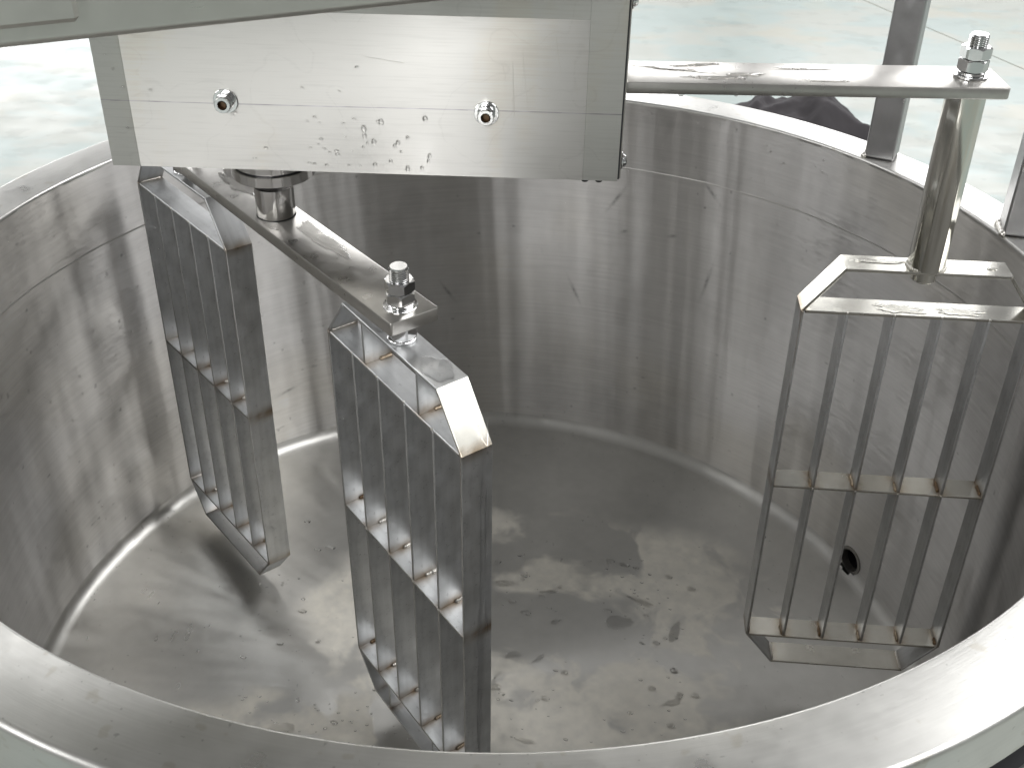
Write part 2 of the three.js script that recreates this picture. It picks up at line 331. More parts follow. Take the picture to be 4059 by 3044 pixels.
  const RM = bytes(1536, 1536, (u, v) => {
    const x = u * 1.5 - 0.75, z = v * 1.5 - 0.75, q = patch(x, z), r = Math.hypot(x, z), th = Math.atan2(z, x), f = fbm(x * 40, z * 40, 87, 3), ring = vn(r * 300, th * 3, 88), dull = sst(x, -0.5, 0.15) * 0.2;
    return [0, clamp(0.60 + 0.14 * (f - 0.5) + 0.04 * (ring - 0.5) + dull * 1.4 + q * 0.3), clamp(1 - 0.5 * q - 1.6 * dull)];
  });
  for (const t of [C, RM]) { t.channel = 1; t.wrapS = t.wrapT = THREE.ClampToEdgeWrapping; }
  M.bottom = steel({ color: 0xffffff, map: C, roughness: 0.5, roughnessMap: RM, metalnessMap: RM, anisotropy: 0.92, anisotropyRotation: Math.PI / 2 });
  add('vat_floor', b, M.bottom, vat);

  // rim: rolled inner lip, flat, bend, skirt, return
  const P = [[R0, -0.006], [R0, -0.004]];
  for (let i = 1; i <= 6; i++) { const a = (i / 6) * Math.PI / 2; P.push([R0 + 0.0035 * (1 - Math.cos(a)), -0.0035 + 0.0035 * Math.sin(a)]); }
  for (let i = 1; i <= 6; i++) P.push([lerp(R0 + 0.0035, 0.765, i / 6), 0.0006 * Math.sin((i / 6) * Math.PI)]);
  for (let i = 1; i <= 8; i++) { const a = (i / 8) * 1.52; P.push([0.765 + 0.007 * Math.sin(a), -0.007 * (1 - Math.cos(a))]); }
  P.push([0.7722, -0.03], [0.7724, -0.058], [0.771, -0.0605], [0.762, -0.061]);
  let s = 0; const S = P.map((q, i) => (s += i ? Math.hypot(q[0] - P[i - 1][0], q[1] - P[i - 1][1]) : 0));
  const rimG = sheet(P.length - 1, 256, (t, th) => { const i = Math.round(t * (P.length - 1)), w = 0.0006 * (fbm(Math.cos(th) * 9 + 9, Math.sin(th) * 9 + P[i][0] * 30, 91, 3) - 0.5); return [P[i][0], P[i][1] + (i > 7 ? w : 0), S[i]]; }, -2 * Math.PI, 0);
  add('rim', rimG, M.rim, vat);
  // jacket below the rim, closed underneath, with a bright trim band
  const jp = [[0.771, -0.0962], [0.7735, -0.0958], [0.776, -0.098], [0.776, -0.74], [0.74, -0.80], [0.002, -0.80]];
  let js = 0; const JS = jp.map((q, i) => (js += i ? Math.hypot(q[0] - jp[i - 1][0], q[1] - jp[i - 1][1]) : 0));
  const jac = toCreasedNormals(sheet(jp.length - 1, 160, (t) => { const i = Math.round(t * (jp.length - 1)); return [jp[i][0], jp[i][1], JS[i]]; }, -2 * Math.PI, 0), 0.5);
  add('jacket', jac, M.rim, vat);
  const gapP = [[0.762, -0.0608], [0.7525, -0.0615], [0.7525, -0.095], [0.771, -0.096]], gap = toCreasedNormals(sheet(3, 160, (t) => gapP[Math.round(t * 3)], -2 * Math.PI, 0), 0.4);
  add('black_infill', gap.translate(0, 0, 0), M.black, vat);  // black lining paints the shade under the rim skirt
  // weld seam where the collar meets the wall
  const seamG = sheet(4, 480, (t, th) => [R0 - 0.00035 * Math.sin(t * Math.PI) * (0.6 + 0.8 * vn(th * 90, 1, 95)) + ripple(th, -0.124) + 0.0001, -0.1257 + 0.0034 * t + 0.0006 * vn(th * 20, 3, 96)], -2 * Math.PI, 0);
  add('weld_seam', seamG, M.seam, vat);
  // drain outlet low in the wall
  const dir = new THREE.Vector3(Math.cos(HOLE.th), 0, Math.sin(HOLE.th));
  const o = thing('tmp', '', ''); scene.remove(o); names.delete('tmp');
  const pipe = new THREE.Group(); pipe.name = 'drain_outlet'; pipe.position.copy(dir.clone().multiplyScalar(R0)).add(new THREE.Vector3(0, HR + HOLE.y, 0));
  pipe.quaternion.setFromUnitVectors(new THREE.Vector3(0, 1, 0), dir); vat.add(pipe);
  add('collar', turned([[0.0215, -0.0025], [0.0268, -0.0025], [0.0268, 0.012], [0.0215, 0.012], [0.0215, -0.0025]], 48), M.seamDark, pipe);
  const tube = turned([[0.0217, 0.001], [0.0217, 0.12], [0.001, 0.121]], 48); add('bore', tube, new THREE.MeshStandardMaterial({ color: new THREE.Color(0.03, 0.03, 0.035), roughness: 0.25, metalness: 0.5 }), pipe);
  for (const a of [0.6, 2.2, 3.8, 5.3]) add('leg', turned([[0.0, 0.0], [0.05, 0.0], [0.05, 0.012], [0.024, 0.014], [0.024, 0.17], [0, 0.17]], 32).translate(0.6 * Math.cos(a), 0, 0.6 * Math.sin(a)), M.post, vat);
}

// ---------------------------------------------------------------- stirring paddles
const HALF = 0.1448, HW = 0.0392, TH = 0.004;
const Y1 = -0.0608, Y2 = -0.339, Y3 = -0.6269, YB = -0.6835, T0 = 0.0999, B0 = 0.0997;
function basis(phi, a, b) {
  const u = new THREE.Vector3(Math.cos(phi), 0, Math.sin(phi)), n = new THREE.Vector3(-Math.sin(phi), 0, Math.cos(phi));
  const y = new THREE.Vector3(0, 1, 0).addScaledVector(u, a).addScaledVector(n, b).normalize();
  const x = u.clone().addScaledVector(y, -u.dot(y)).normalize(), z = x.clone().cross(y);
  return new THREE.Matrix4().makeBasis(x, y, z);
}
function makePaddle(label, x, z, phi, a, b, gussets, s) {
  const g = thing('stirring_paddle', label, 'stirring paddle', [x, HR + 0.0325, z], 'stirring paddles hanging in the vat');
  g.quaternion.setFromRotationMatrix(basis(phi, a, b));
  const out = [[-T0, 0], [T0, 0], [HALF, Y1], [HALF, Y3], [B0, YB], [-B0, YB], [-HALF, Y3], [-HALF, Y1]];   // clockwise from top left
  const N = out.length, inn = out.map((p, i) => {
    const q = out[(i + N - 1) % N], r = out[(i + 1) % N], d1 = [p[0] - q[0], p[1] - q[1]], d2 = [r[0] - p[0], r[1] - p[1]], l1 = Math.hypot(...d1), l2 = Math.hypot(...d2);
    const n1 = [d1[1] / l1, -d1[0] / l1], n2 = [d2[1] / l2, -d2[0] / l2], m = [n1[0] + n2[0], n1[1] + n2[1]], k = TH / ((m[0] * n1[0] + m[1] * n1[1]));
    return [p[0] + m[0] * k, p[1] + m[1] * k];
  });
  const sx = [-0.6, -0.2, 0.2, 0.6].map((k) => k * HALF);
  const J = [[-HALF, Y1, 0.9], [HALF, Y1, 0.9], [HALF, Y2], [-HALF, Y2], [HALF, Y3], [-HALF, Y3], [B0, YB, 0.8], [-B0, YB, 0.8]];
  for (const q of sx) J.push([q, Y2, 1], [q, Y3, 1]);
  if (gussets) for (const q of [-0.4, 0.4]) J.push([q * HALF, Y1, 1.1], [q * HALF, YB, 1]);
  const part = ['top_bar', 'chamfer_bar', 'side_bar', 'chamfer_bar', 'bottom_bar', 'chamfer_bar', 'side_bar', 'chamfer_bar'];
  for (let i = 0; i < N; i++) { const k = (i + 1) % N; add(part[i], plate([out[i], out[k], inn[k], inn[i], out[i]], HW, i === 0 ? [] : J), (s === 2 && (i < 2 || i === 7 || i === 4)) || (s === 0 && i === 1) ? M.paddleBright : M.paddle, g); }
  const w2 = HW - 0.0012, bar = (x0, x1, y0, y1) => plate([[x0, y0], [x0, y1], [x1, y1], [x1, y0], [x0, y0]], w2, J);
  const xi = (y) => (HALF - TH - 0.0002);
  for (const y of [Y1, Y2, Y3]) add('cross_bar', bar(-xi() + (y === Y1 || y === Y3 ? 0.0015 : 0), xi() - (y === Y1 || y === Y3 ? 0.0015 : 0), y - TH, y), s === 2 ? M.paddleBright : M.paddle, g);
  for (const q of sx) {
    add('slat', plate([[q - TH / 2, Y2 + 0.0002], [q - TH / 2, Y1 - TH - 0.0002], [q + TH / 2, Y1 - TH - 0.0002], [q + TH / 2, Y2 + 0.0002], [q - TH / 2, Y2 + 0.0002]], w2 - 0.001, J), M.paddle, g);
    add('slat', plate([[q - TH / 2, Y3 + 0.0002], [q - TH / 2, Y2 - TH - 0.0002], [q + TH / 2, Y2 - TH - 0.0002], [q + TH / 2, Y3 + 0.0002], [q - TH / 2, Y3 + 0.0002]], w2 - 0.001, J), M.paddle, g);
  }
  if (gussets) for (const q of [-0.4 * HALF, 0.4 * HALF]) {
    add('gusset', plate([[q - TH / 2, Y1 + 0.0002], [q - TH / 2, -TH - 0.0002], [q + TH / 2, -TH - 0.0002], [q + TH / 2, Y1 + 0.0002], [q - TH / 2, Y1 + 0.0002]], w2 - 0.001, J), M.paddle, g);
    add('gusset', plate([[q - TH / 2, YB + TH + 0.0002], [q - TH / 2, Y3 - TH - 0.0002], [q + TH / 2, Y3 - TH - 0.0002], [q + TH / 2, YB + TH + 0.0002], [q - TH / 2, YB + TH + 0.0002]], w2 - 0.001, J), M.paddle, g);
  }
  if (s === 2) for (const e of [-1, 1]) add('weld_bead', bead(e * (B0 - TH * 0.6), YB + TH + 0.001, -0.016, 0.017, 0.0017, 900 + e), M.weldPale, g);
  // weld beads in the corners that face the camera, tack spots along the front edges
  const wm = [M.weld, M.weldPale, M.weldBrown];
  let k = s * 50;
  const side = s === 2 ? -1 : 1;
  for (const y of [Y2, Y3]) for (const q of [-HALF + TH, ...sx, ...(s === 2 ? [HALF - TH] : [])]) {
    k++; const f = hash(k, 1, 9), L = y === Y2 && s === 0 ? lerp(0.016, 0.024, f) : lerp(0.006, 0.018, f), z1 = s === 2 ? lerp(0.004, 0.016, hash(k, 2, 9)) : -lerp(0.004, 0.012, hash(k, 2, 9)) + L / 2 - 0.004;
    const sd = q < -HALF + 0.01 ? 1 : q > HALF - 0.01 ? -1 : side, xo = q + sd * (Math.abs(q) > HALF - 0.01 ? 0.0006 : TH / 2 + 0.0006);
    add('weld_bead', bead(xo, y + 0.0008, z1 - L, z1, 0.0025, k), wm[s === 2 ? (hash(k, 3, 9) < 0.6 ? 0 : 2) : hash(k, 3, 9) < 0.25 ? 0 : hash(k, 3, 9) < 0.8 ? 1 : 2], g);
    if (hash(k, 6, 9) > 0.35) add('weld_end', bead(xo - sd * 0.0004, y + 0.0006, z1 - L - 0.004, z1 - L - 0.0005, 0.0016, k + 7), M.weldBrown, g);
  }
  if (gussets) for (const q of [-0.4 * HALF, 0.4 * HALF]) { k++; add('weld_bead', bead(q + TH / 2 + 0.0006, Y1 + 0.0008, -0.015, -0.003, 0.0019, k), M.weld, g); }
  for (const e of [-1, 1]) { k++; add('weld_bead', bead(e * (HALF - TH - 0.001), Y1 + 0.001, -0.015, 0.014, 0.0014, k), wm[k % 3], g); }
  for (const q of sx) { add('tack_weld', bead(q, Y1 - 0.0012, HW / 2 - 0.001, HW / 2 - 0.0006, 0.0015, k++), M.weldPale, g); add('tack_weld', bead(q, Y2 - TH * 0.6, HW / 2 - 0.001, HW / 2 - 0.0006, 0.0013, k++), M.weldPale, g); }
  return g;
}
const nutG = hexNut(0.0295, 0.0135), washerG = disc(0.0187, 0, 0.0026, 0.0005, 56), springG = disc(0.0148, 0, 0.0036, 0.0005, 48);
function fixing(g, y, turn1, turn2) {                   // washer, spring washer, nut and lock nut on a stud, y = height of the arm's top
  const st = new THREE.Group(); st.name = 'nut_set'; st.position.y = y; g.add(st);
  add('washer', washerG, M.bolt, st);
  const s = add('spring_washer', springG, M.bolt, st); s.position.y = 0.0027;
  const n = add('nut', nutG, M.bolt, st); n.position.y = 0.0066; n.rotation.y = turn1;
  const m = add('lock_nut', nutG, M.bolt, st); m.position.y = 0.0205; m.rotation.y = turn2;
  return st;
}
const pA = makePaddle('steel paddle frame under the near end of the slanting arm, top corner shining white', -0.1011, 0.1823, 0.9366, 0.0377, 0.026, true, 0);
const pB = makePaddle('dark steel paddle frame at the left by the vat wall, partly under the gearbox', -0.4465, -0.2573, 0.8832, -0.0037, -0.0034, false, 1);
const pC = makePaddle('welded steel paddle frame hung from the long polished rod at the right', 0.5256, -0.0084, 0.0781, -0.0044, -0.006, false, 2);
for (const g of [pA, pB]) {
  const q = g === pA ? 0.1 : 0.5;
  add('stud', thread(0.0105, -0.012, 0.0905), M.bolt, g);
  const w = add('washer', disc(0.0165, 0.0002, 0.0034, 0.0006, 56), M.bolt, g); w.position.y = 0;
  const n = add('nut', hexNut(0.029, 0.0165), M.bolt, g); n.position.y = 0.0035; n.rotation.y = 0.3 + q;
  fixing(g, 0.0412, q, q + 0.18);
}
{
  add('rod', turned([[0, -TH + 0.0001], [0.0, 0.0], [0.0218, 0.0], [0.0222, 0.001], [0.0222, 0.221], [0.0212, 0.2222], [0, 0.2222]], 72), M.rod, pC);
  add('rod_end', turned([[0, -0.0195], [0.013, -0.0195], [0.0158, -0.0165], [0.0158, -TH - 0.0001], [0, -TH - 0.0001]], 48), M.rod, pC);
  add('stud', thread(0.0105, 0.2225, 0.2835), M.bolt, pC);
  fixing(pC, 0.2364, 0.42, 0.14);
  // bead of weld round the foot of the rod
  const parts = []; for (let i = 0; i < 40; i++) { const a = (i / 40) * 6.2832, r = 0.0016 + 0.0009 * hash(i, 4, 9); parts.push(new THREE.IcosahedronGeometry(r, 1).translate(0.0226 * Math.cos(a), 0.0008, 0.0226 * Math.sin(a) * 0.86)); }
  add('weld_ring', mergeGeometries(parts), M.weldPale, pC);
}

let slantArm, longArm;
// ---------------------------------------------------------------- slanting arm under the gearbox
{
  const ax = -0.2738, az = -0.0375, ang = Math.atan2(0.4396, 0.3454);
  const g = slantArm = thing('stirrer_arm', 'flat steel arm slanting under the gearbox, carrying a paddle at each end', 'arm', [ax, HR + 0.0575, az]);
  g.rotation.y = -ang;
  const len = 0.559 + 0.055, sh = new THREE.Shape(), hx = len / 2, hz = 0.0305, r = 0.003;
  sh.moveTo(-hx + r, -hz); sh.lineTo(hx - r, -hz); sh.quadraticCurveTo(hx, -hz, hx, -hz + r); sh.lineTo(hx, hz - r); sh.quadraticCurveTo(hx, hz, hx - r, hz); sh.lineTo(-hx + r, hz); sh.quadraticCurveTo(-hx, hz, -hx, hz - r); sh.lineTo(-hx, -hz + r); sh.quadraticCurveTo(-hx, -hz, -hx + r, -hz);
  const bv = 0.0012, pg = new THREE.ExtrudeGeometry(sh, { depth: 0.016 - 2 * bv, bevelEnabled: true, bevelThickness: bv, bevelSize: bv, bevelOffset: -bv, bevelSegments: 2, curveSegments: 5 });
  pg.clearGroups(); pg.translate(0, 0, bv).rotateX(-Math.PI / 2);
  add('arm_plate', toCreasedNormals(pg, 0.4), M.arm, g);
  add('drive_shaft', turned([[0, 0.0162], [0.0236, 0.0162], [0.0238, 0.0166], [0.0238, 0.055], [0, 0.055]], 72), M.turned, g);
  add('shaft_shadow_ring', turned([[0.0238, 0.0161], [0.0243, 0.0161], [0.0243, 0.0168], [0.0238, 0.0168]], 64), M.black, g).name = 'shaft_shade_ring';  // black ring paints the contact shadow at the shaft foot
}

// ---------------------------------------------------------------- gearbox housing
const box = thing('gearbox_housing', 'long brushed steel gearbox housing with two socket screws in its front', 'gearbox', [-0.15, HR + 0.17, 0.0578]);
box.rotation.y = -0.038;
{
  const W = 0.5642, hx = W / 2, Hh = 0.232, D = 0.20;          // local: x along the front, y up from the underside, z = 0 the front
  add('housing_shell', bevelBox(W, Hh, D, 0.003).translate(0, Hh / 2, -D / 2 - 0.0012), M.band, box);
  const L = -hx + 0.0315, Rr = hx - 0.0385, top = 0.1755;
  const F = bytes(2048, 1024, (u, v) => {
    const x = u * W - hx, y = v * Hh;
    let k = 1 + 0.05 * (fbm(x * 14, y * 14, 101, 4) - 0.5);
    k *= 1 + 0.10 * (vn(x * 22, y * 1000, 102) - 0.5) + 0.07 * (vn(x * 45, y * 520, 103) - 0.5);
    const e = Math.abs(fbm(x * 16 + 4, y * 16, 104, 3) - 0.5); k *= 1 - 0.05 * (1 - sst(e, 0, 0.018));          // drying rings
    const brown = sst(fbm(x * 18, y * 5, 105, 4), 0.55, 0.75) * 0.07;
    let c = [k, k * (1 - brown * 0.4), k * (1 - brown)];
    const sy = 0.0757 + 0.0006 * Math.sin(x * 9); const d = Math.abs(y - sy);                                     // scribed layout line
    if (d < 0.00055) { const q = 1 - 0.35 * vn(x * 90, 2, 106); c = [c[0] * q * 0.86, c[1] * q * 0.84, c[2] * q * 0.92]; }
    return c;
  });
  const FR = bytes(1024, 512, (u, v) => {
    const x = u * W - hx, y = v * Hh; let k = 0.80 + 0.35 * (fbm(x * 10, y * 10, 107, 4) - 0.5) + 0.05 * (vn(x * 30, y * 500, 108) - 0.5);
    return [0, clamp(k), 0];
  });
  for (const t of [F, FR]) { t.wrapS = t.wrapT = THREE.ClampToEdgeWrapping; t.repeat.set(1 / W, 1 / Hh); t.offset.set(0.5, 0); }
  const sheetAt = (x0, x1, y0, y1, name, m) => { const s = bevelBox(x1 - x0, y1 - y0, 0.0012, 0.0001), p = s.attributes.position, uv = s.attributes.uv; s.translate((x0 + x1) / 2, (y0 + y1) / 2, -0.0006); for (let i = 0; i < p.count; i++) uv.setXY(i, p.getX(i), p.getY(i)); return add(name, s, m, box); };
  M.front = M.panel.clone(); M.front.map = F; M.front.roughnessMap = FR;
  M.edge = M.band.clone(); M.edge.map = F; M.edge.roughnessMap = FR; M.edge.roughness = 0.62; M.edge.color.setRGB(0.43, 0.43, 0.405); M.edge.anisotropy = 0;
  sheetAt(L, Rr, 0.0, top, 'front_panel', M.front);
  sheetAt(-hx, L - 0.00005, 0.0, Hh, 'edge_band', M.edge);
  sheetAt(Rr + 0.00005, hx, 0.0, Hh, 'edge_band', M.edge);
  sheetAt(L, Rr, top + 0.00005, Hh, 'edge_band', M.edge);
  add('edge_shade_sheet', bevelBox(0.0016, Hh - 0.004, D - 0.002, 0.0002).translate(hx + 0.0009, Hh / 2, -D / 2 + 0.0005), M.black, box);  // black sheet paints the shaded turn of the front cover edge
  add('side_cover', bevelBox(D - 0.006, Hh - 0.002, 0.0016, 0.0003).rotateY(Math.PI / 2).translate(hx + 0.0026, Hh / 2, -D / 2 - 0.0025), M.band, box);
  // scratches on the right part: shallow burnished lines, real grooves' raised lips
  const scr = (x, y, a, l, w = 0.0004) => { const s = bevelBox(l, w, 0.0003, 0.0001).rotateZ(a).translate(x, y, 0.0000); add('scratch', s, M.weldPale, box); };
  scr(0.178, 0.112, -1.45, 0.05); scr(0.166, 0.098, -1.52, 0.06); scr(0.212, 0.138, -1.4, 0.04); scr(0.156, 0.118, -1.3, 0.016); scr(0.03, 0.128, -0.14, 0.04);
  // two cap screws on washers
  const screw = () => {
    const s = new THREE.Group(); s.name = 'cap_screw';
    add('washer', disc(0.0122, 0, 0.0018, 0.0004, 48), M.bolt, s);
    add('spring_washer', disc(0.0088, 0.0018, 0.0042, 0.0004, 40), M.bolt, s);
    add('screw_head', turned([[0.0078, 0.0042], [0.0082, 0.0048], [0.0082, 0.0128], [0.0075, 0.0138], [0.0048, 0.0138], [0.0044, 0.0132]], 48), M.bolt, s);
    const sock = turned([[0.0042, 0.0136], [0.0042, 0.0075], [0, 0.0075]], 6, 0.3); add('socket', sock, M.weldBrown, s);
    s.rotation.x = Math.PI / 2; s.scale.setScalar(1.1); return s;
  };
  for (const x of [-0.1448, 0.1372]) { const s = screw(); s.position.set(x, x < 0 ? 0.0785 : 0.0735, 0.0001); s.rotation.y = x; box.add(s); }
  // domed screws in the end face
  for (const y of [0.0195, 0.194]) {
    const s = new THREE.Group(); s.name = 'side_screw'; s.position.set(hx + 0.0035, y, -0.012); s.rotation.z = -Math.PI / 2;
    add('washer', disc(0.0095, 0, 0.0014, 0.0003, 32), M.bolt, s);
    add('screw_head', turned([[0.0072, 0.0014], [0.0072, 0.003], [0.006, 0.005], [0.0036, 0.0062], [0, 0.0066]], 32, 0.9), M.bolt, s);
    box.add(s);
  }
  // output boss and flange under the housing
  const fl = new THREE.Group(); fl.name = 'output_flange'; fl.position.set(-0.1238 - 0.0036, -0.0455, -0.0995); box.add(fl);
  add('flange_ring', turned([[0.03, 0], [0.0492, 0], [0.05, 0.0008], [0.05, 0.0126], [0.0494, 0.0132], [0.03, 0.0132]], 80), M.turned, fl);
  add('boss', turned([[0.0462, 0.0146], [0.0462, 0.0455], [0.02, 0.0455]], 80), M.turned, fl);
  add('seal', turned([[0.0455, 0.0132], [0.0455, 0.0147]], 64), M.black, fl);
  // two black blobs for the dark drips at the lower right corner
  for (const x of [0.2465, 0.262]) add('dark_drip', new THREE.SphereGeometry(0.0042, 16, 10).scale(1, 0.7, 0.6).translate(x, -0.0008, -0.004), M.black, box);
}

// ---------------------------------------------------------------- long arm on the right
{
  const g = longArm = thing('support_arm', 'long flat steel arm reaching right from the gearbox, wet on top', 'arm', [0.0, HR + 0.2559, 0]);
  g.position.set(0.139, HR + 0.2559, -0.0075); g.rotation.y = 0.0;
  const sh = new THREE.Shape(), x1 = 0.4185, z = 0.0375, r = 0.007;
  sh.moveTo(0.0, -z); sh.lineTo(x1 - r, -z); sh.quadraticCurveTo(x1, -z, x1, -z + r); sh.lineTo(x1, z - r); sh.quadraticCurveTo(x1, z, x1 - r, z); sh.lineTo(0, z); sh.lineTo(0, -z);
  const bv = 0.0012, pg = new THREE.ExtrudeGeometry(sh, { depth: 0.0128 - 2 * bv, bevelEnabled: true, bevelThickness: bv, bevelSize: bv, bevelOffset: -bv, bevelSegments: 2, curveSegments: 8 });
  pg.clearGroups(); pg.translate(0, 0, bv).rotateX(-Math.PI / 2);
  add('arm_plate', toCreasedNormals(pg, 0.4), M.arm, g);
  add('black_infill', bevelBox(0.006, 0.0126, 0.0748, 0.0004).translate(-0.0031, 0.0064, 0), M.black, g);  // black piece between the arm and the gearbox
}

// ---------------------------------------------------------------- beam over everything
{
  const ang = Math.atan2(-0.1632, 0.3527), g = thing('overhead_beam', 'thick square steel beam crossing above the gearbox at top left', 'beam', [-0.3808, HR + 0.40, 0.3669]);
  g.rotation.y = -ang;
  const b = new RoundedBoxGeometry(1.9, 0.14, 0.14, 4, 0.007); b.translate(-0.05, 0.07, -0.07);
  const p = b.attributes.position, uv = b.attributes.uv, n = b.attributes.normal;
  for (let i = 0; i < p.count; i++) uv.setXY(i, p.getX(i), Math.abs(n.getY(i)) > 0.7 ? p.getZ(i) : p.getY(i));
  add('beam_tube', b, M.beam, g);
  const e = bevelBox(0.5, 0.16, 0.02, 0.004); e.translate(-0.25 + 0.061, 0.0195 + 0.08, 0.0085);
  const q = e.attributes.position, qv = e.attributes.uv;
  for (let i = 0; i < q.count; i++) qv.setXY(i, q.getX(i), q.getY(i));
  add('bracket_plate', e, M.beam, g);
}

// ---------------------------------------------------------------- posts on the rim
function post(label, x, z, yaw) {
  const g = thing('square_post', label, 'post', [x, HR + 0.0006, z], 'square posts standing on the rim');
  g.rotation.y = yaw;
  const b = new RoundedBoxGeometry(0.045, 0.62, 0.045, 3, 0.004), p = b.attributes.position, uv = b.attributes.uv, n = b.attributes.normal;
  b.translate(0, 0.31, 0);
  for (let i = 0; i < p.count; i++) uv.setXY(i, p.getY(i), Math.abs(n.getX(i)) > 0.7 ? p.getZ(i) : p.getX(i));
  add('post_tube', b, M.post, g);
  const parts = []; for (let i = 0; i < 15; i++) parts.push(new THREE.IcosahedronGeometry(0.0042 + 0.0008 * hash(i, 5, 2), 1).translate(-0.0232, 0.002, -0.02 + i * 0.0029));
  add('weld_bead', mergeGeometries(parts), M.weldPale, g);
}
post('square steel post on the rim behind the long arm', 0.5905, -0.4415, -0.48 + 0.01);
post('square steel post cut by the right edge of the picture', 0.708, -0.178, -0.22);

// ---------------------------------------------------------------- dark cloth left on the floor behind the vat
{
  const N = 72, K = 48, pos = [], idx = [], uv = [];
  for (let j = 0; j <= K; j++) for (let i = 0; i <= N; i++) {
    const u = i / N * 2 - 1, v = j / K * 2 - 1, x = u * 0.34, z = v * 0.26, r = Math.max(Math.abs(u), Math.abs(v));
    const fold = fbm(x * 9 + z * 4 + 5, z * 9, 121, 4), ridge = Math.exp(-(((x - 0.14 + z * 0.35) / 0.05) ** 2));
    let h = (1 - r ** 4) * (0.05 + 0.09 * fold + 0.06 * ridge + 0.05 * sst(x, -0.2, 0.2)); h = Math.max(0.004, h);
    const w = 1 + 0.15 * (fbm(u * 3 + 9, v * 3, 122, 2) - 0.5);
    pos.push(x * w, h, z * w); uv.push(x, z);
  }
  for (let j = 0; j < K; j++) for (let i = 0; i < N; i++) { const a = j * (N + 1) + i, b = a + N + 1; idx.push(a, b, b + 1, a, b + 1, a + 1); }
  const g = new THREE.BufferGeometry(); g.setAttribute('position', new THREE.Float32BufferAttribute(pos, 3)); g.setAttribute('uv', new THREE.Float32BufferAttribute(uv, 2)); g.setIndex(idx); g.computeVertexNormals();
  const cl = add('dark_cloth', g, new THREE.MeshPhysicalMaterial({ color: new THREE.Color(0.055, 0.05, 0.054), roughness: 0.95, sheen: 0.4, sheenColor: new THREE.Color(0.2, 0.2, 0.22), sheenRoughness: 0.6 }));
  cl.position.set(1.04, 0.002, -2.95); cl.rotation.y = 0.2;
  cl.userData = { label: 'crumpled dark cloth lying on the pale floor behind the vat', category: 'cloth' };
}

// ---------------------------------------------------------------- water: drops and puddles left from rinsing
// list of [position, normal, radius, stretch down, height]; drops are lenses that sit in the surface
function drops(list, parent) {
  const parts = [], up = new THREE.Vector3(0, 1, 0), q = new THREE.Quaternion(), e = new THREE.Vector3(0, -1, 0);
  for (const [p, n, r, st = 1, hgt = 0.42] of list) {
    const g = new THREE.SphereGeometry(r, 12, 8), m = new THREE.Matrix4();
    const N = new THREE.Vector3(...n).normalize(), t = Math.abs(N.y) > 0.9 ? new THREE.Vector3(1, 0, 0.3).normalize() : e.clone().addScaledVector(N, -e.dot(N)).normalize(), b = t.clone().cross(N);
    m.makeBasis(t.multiplyScalar(st), N.clone().multiplyScalar(hgt), b).setPosition(...p);
    parts.push(g.applyMatrix4(m));
  }
  const o = add('water_drops', mergeGeometries(parts), M.water, parent); o.userData.kind = 'stuff'; return o;
}
// puddle with a ragged outline lying in its own x-z plane
function puddle(rx, rz, h, s, rag = 0.5) {
  const N = 72, ring = [[1.0, -0.4], [0.985, 0.25], [0.95, 0.6], [0.88, 0.86], [0.7, 1.0], [0.35, 1.02]], pos = [], idx = [];
  for (const [k, y] of ring) for (let i = 0; i < N; i++) {
    const a = (i / N) * 6.28319, w = 1 + rag * (fbm(Math.cos(a) * 1.6 + s * 7.1 + 20, Math.sin(a) * 1.6 + 20, s, 4) - 0.5) * 2, kk = 1 - (1 - k) * Math.min(1, 0.02 / Math.max(rx, rz) + 0.55);
    const q = k < 0.5 ? k : kk; pos.push(rx * w * q * Math.cos(a), y * h, rz * w * q * Math.sin(a));
  }
  pos.push(0, h * 1.02, 0);
  for (let j = 0; j < ring.length - 1; j++) for (let i = 0; i < N; i++) { const a = j * N + i, b = j * N + ((i + 1) % N), c = a + N, d = b + N; idx.push(a, c, d, a, d, b); }
  const l = (ring.length - 1) * N; for (let i = 0; i < N; i++) idx.push(l + i, l + N, l + ((i + 1) % N));
  const g = new THREE.BufferGeometry(); g.setAttribute('position', new THREE.Float32BufferAttribute(pos, 3)); g.setIndex(idx); g.computeVertexNormals(); return g;
}
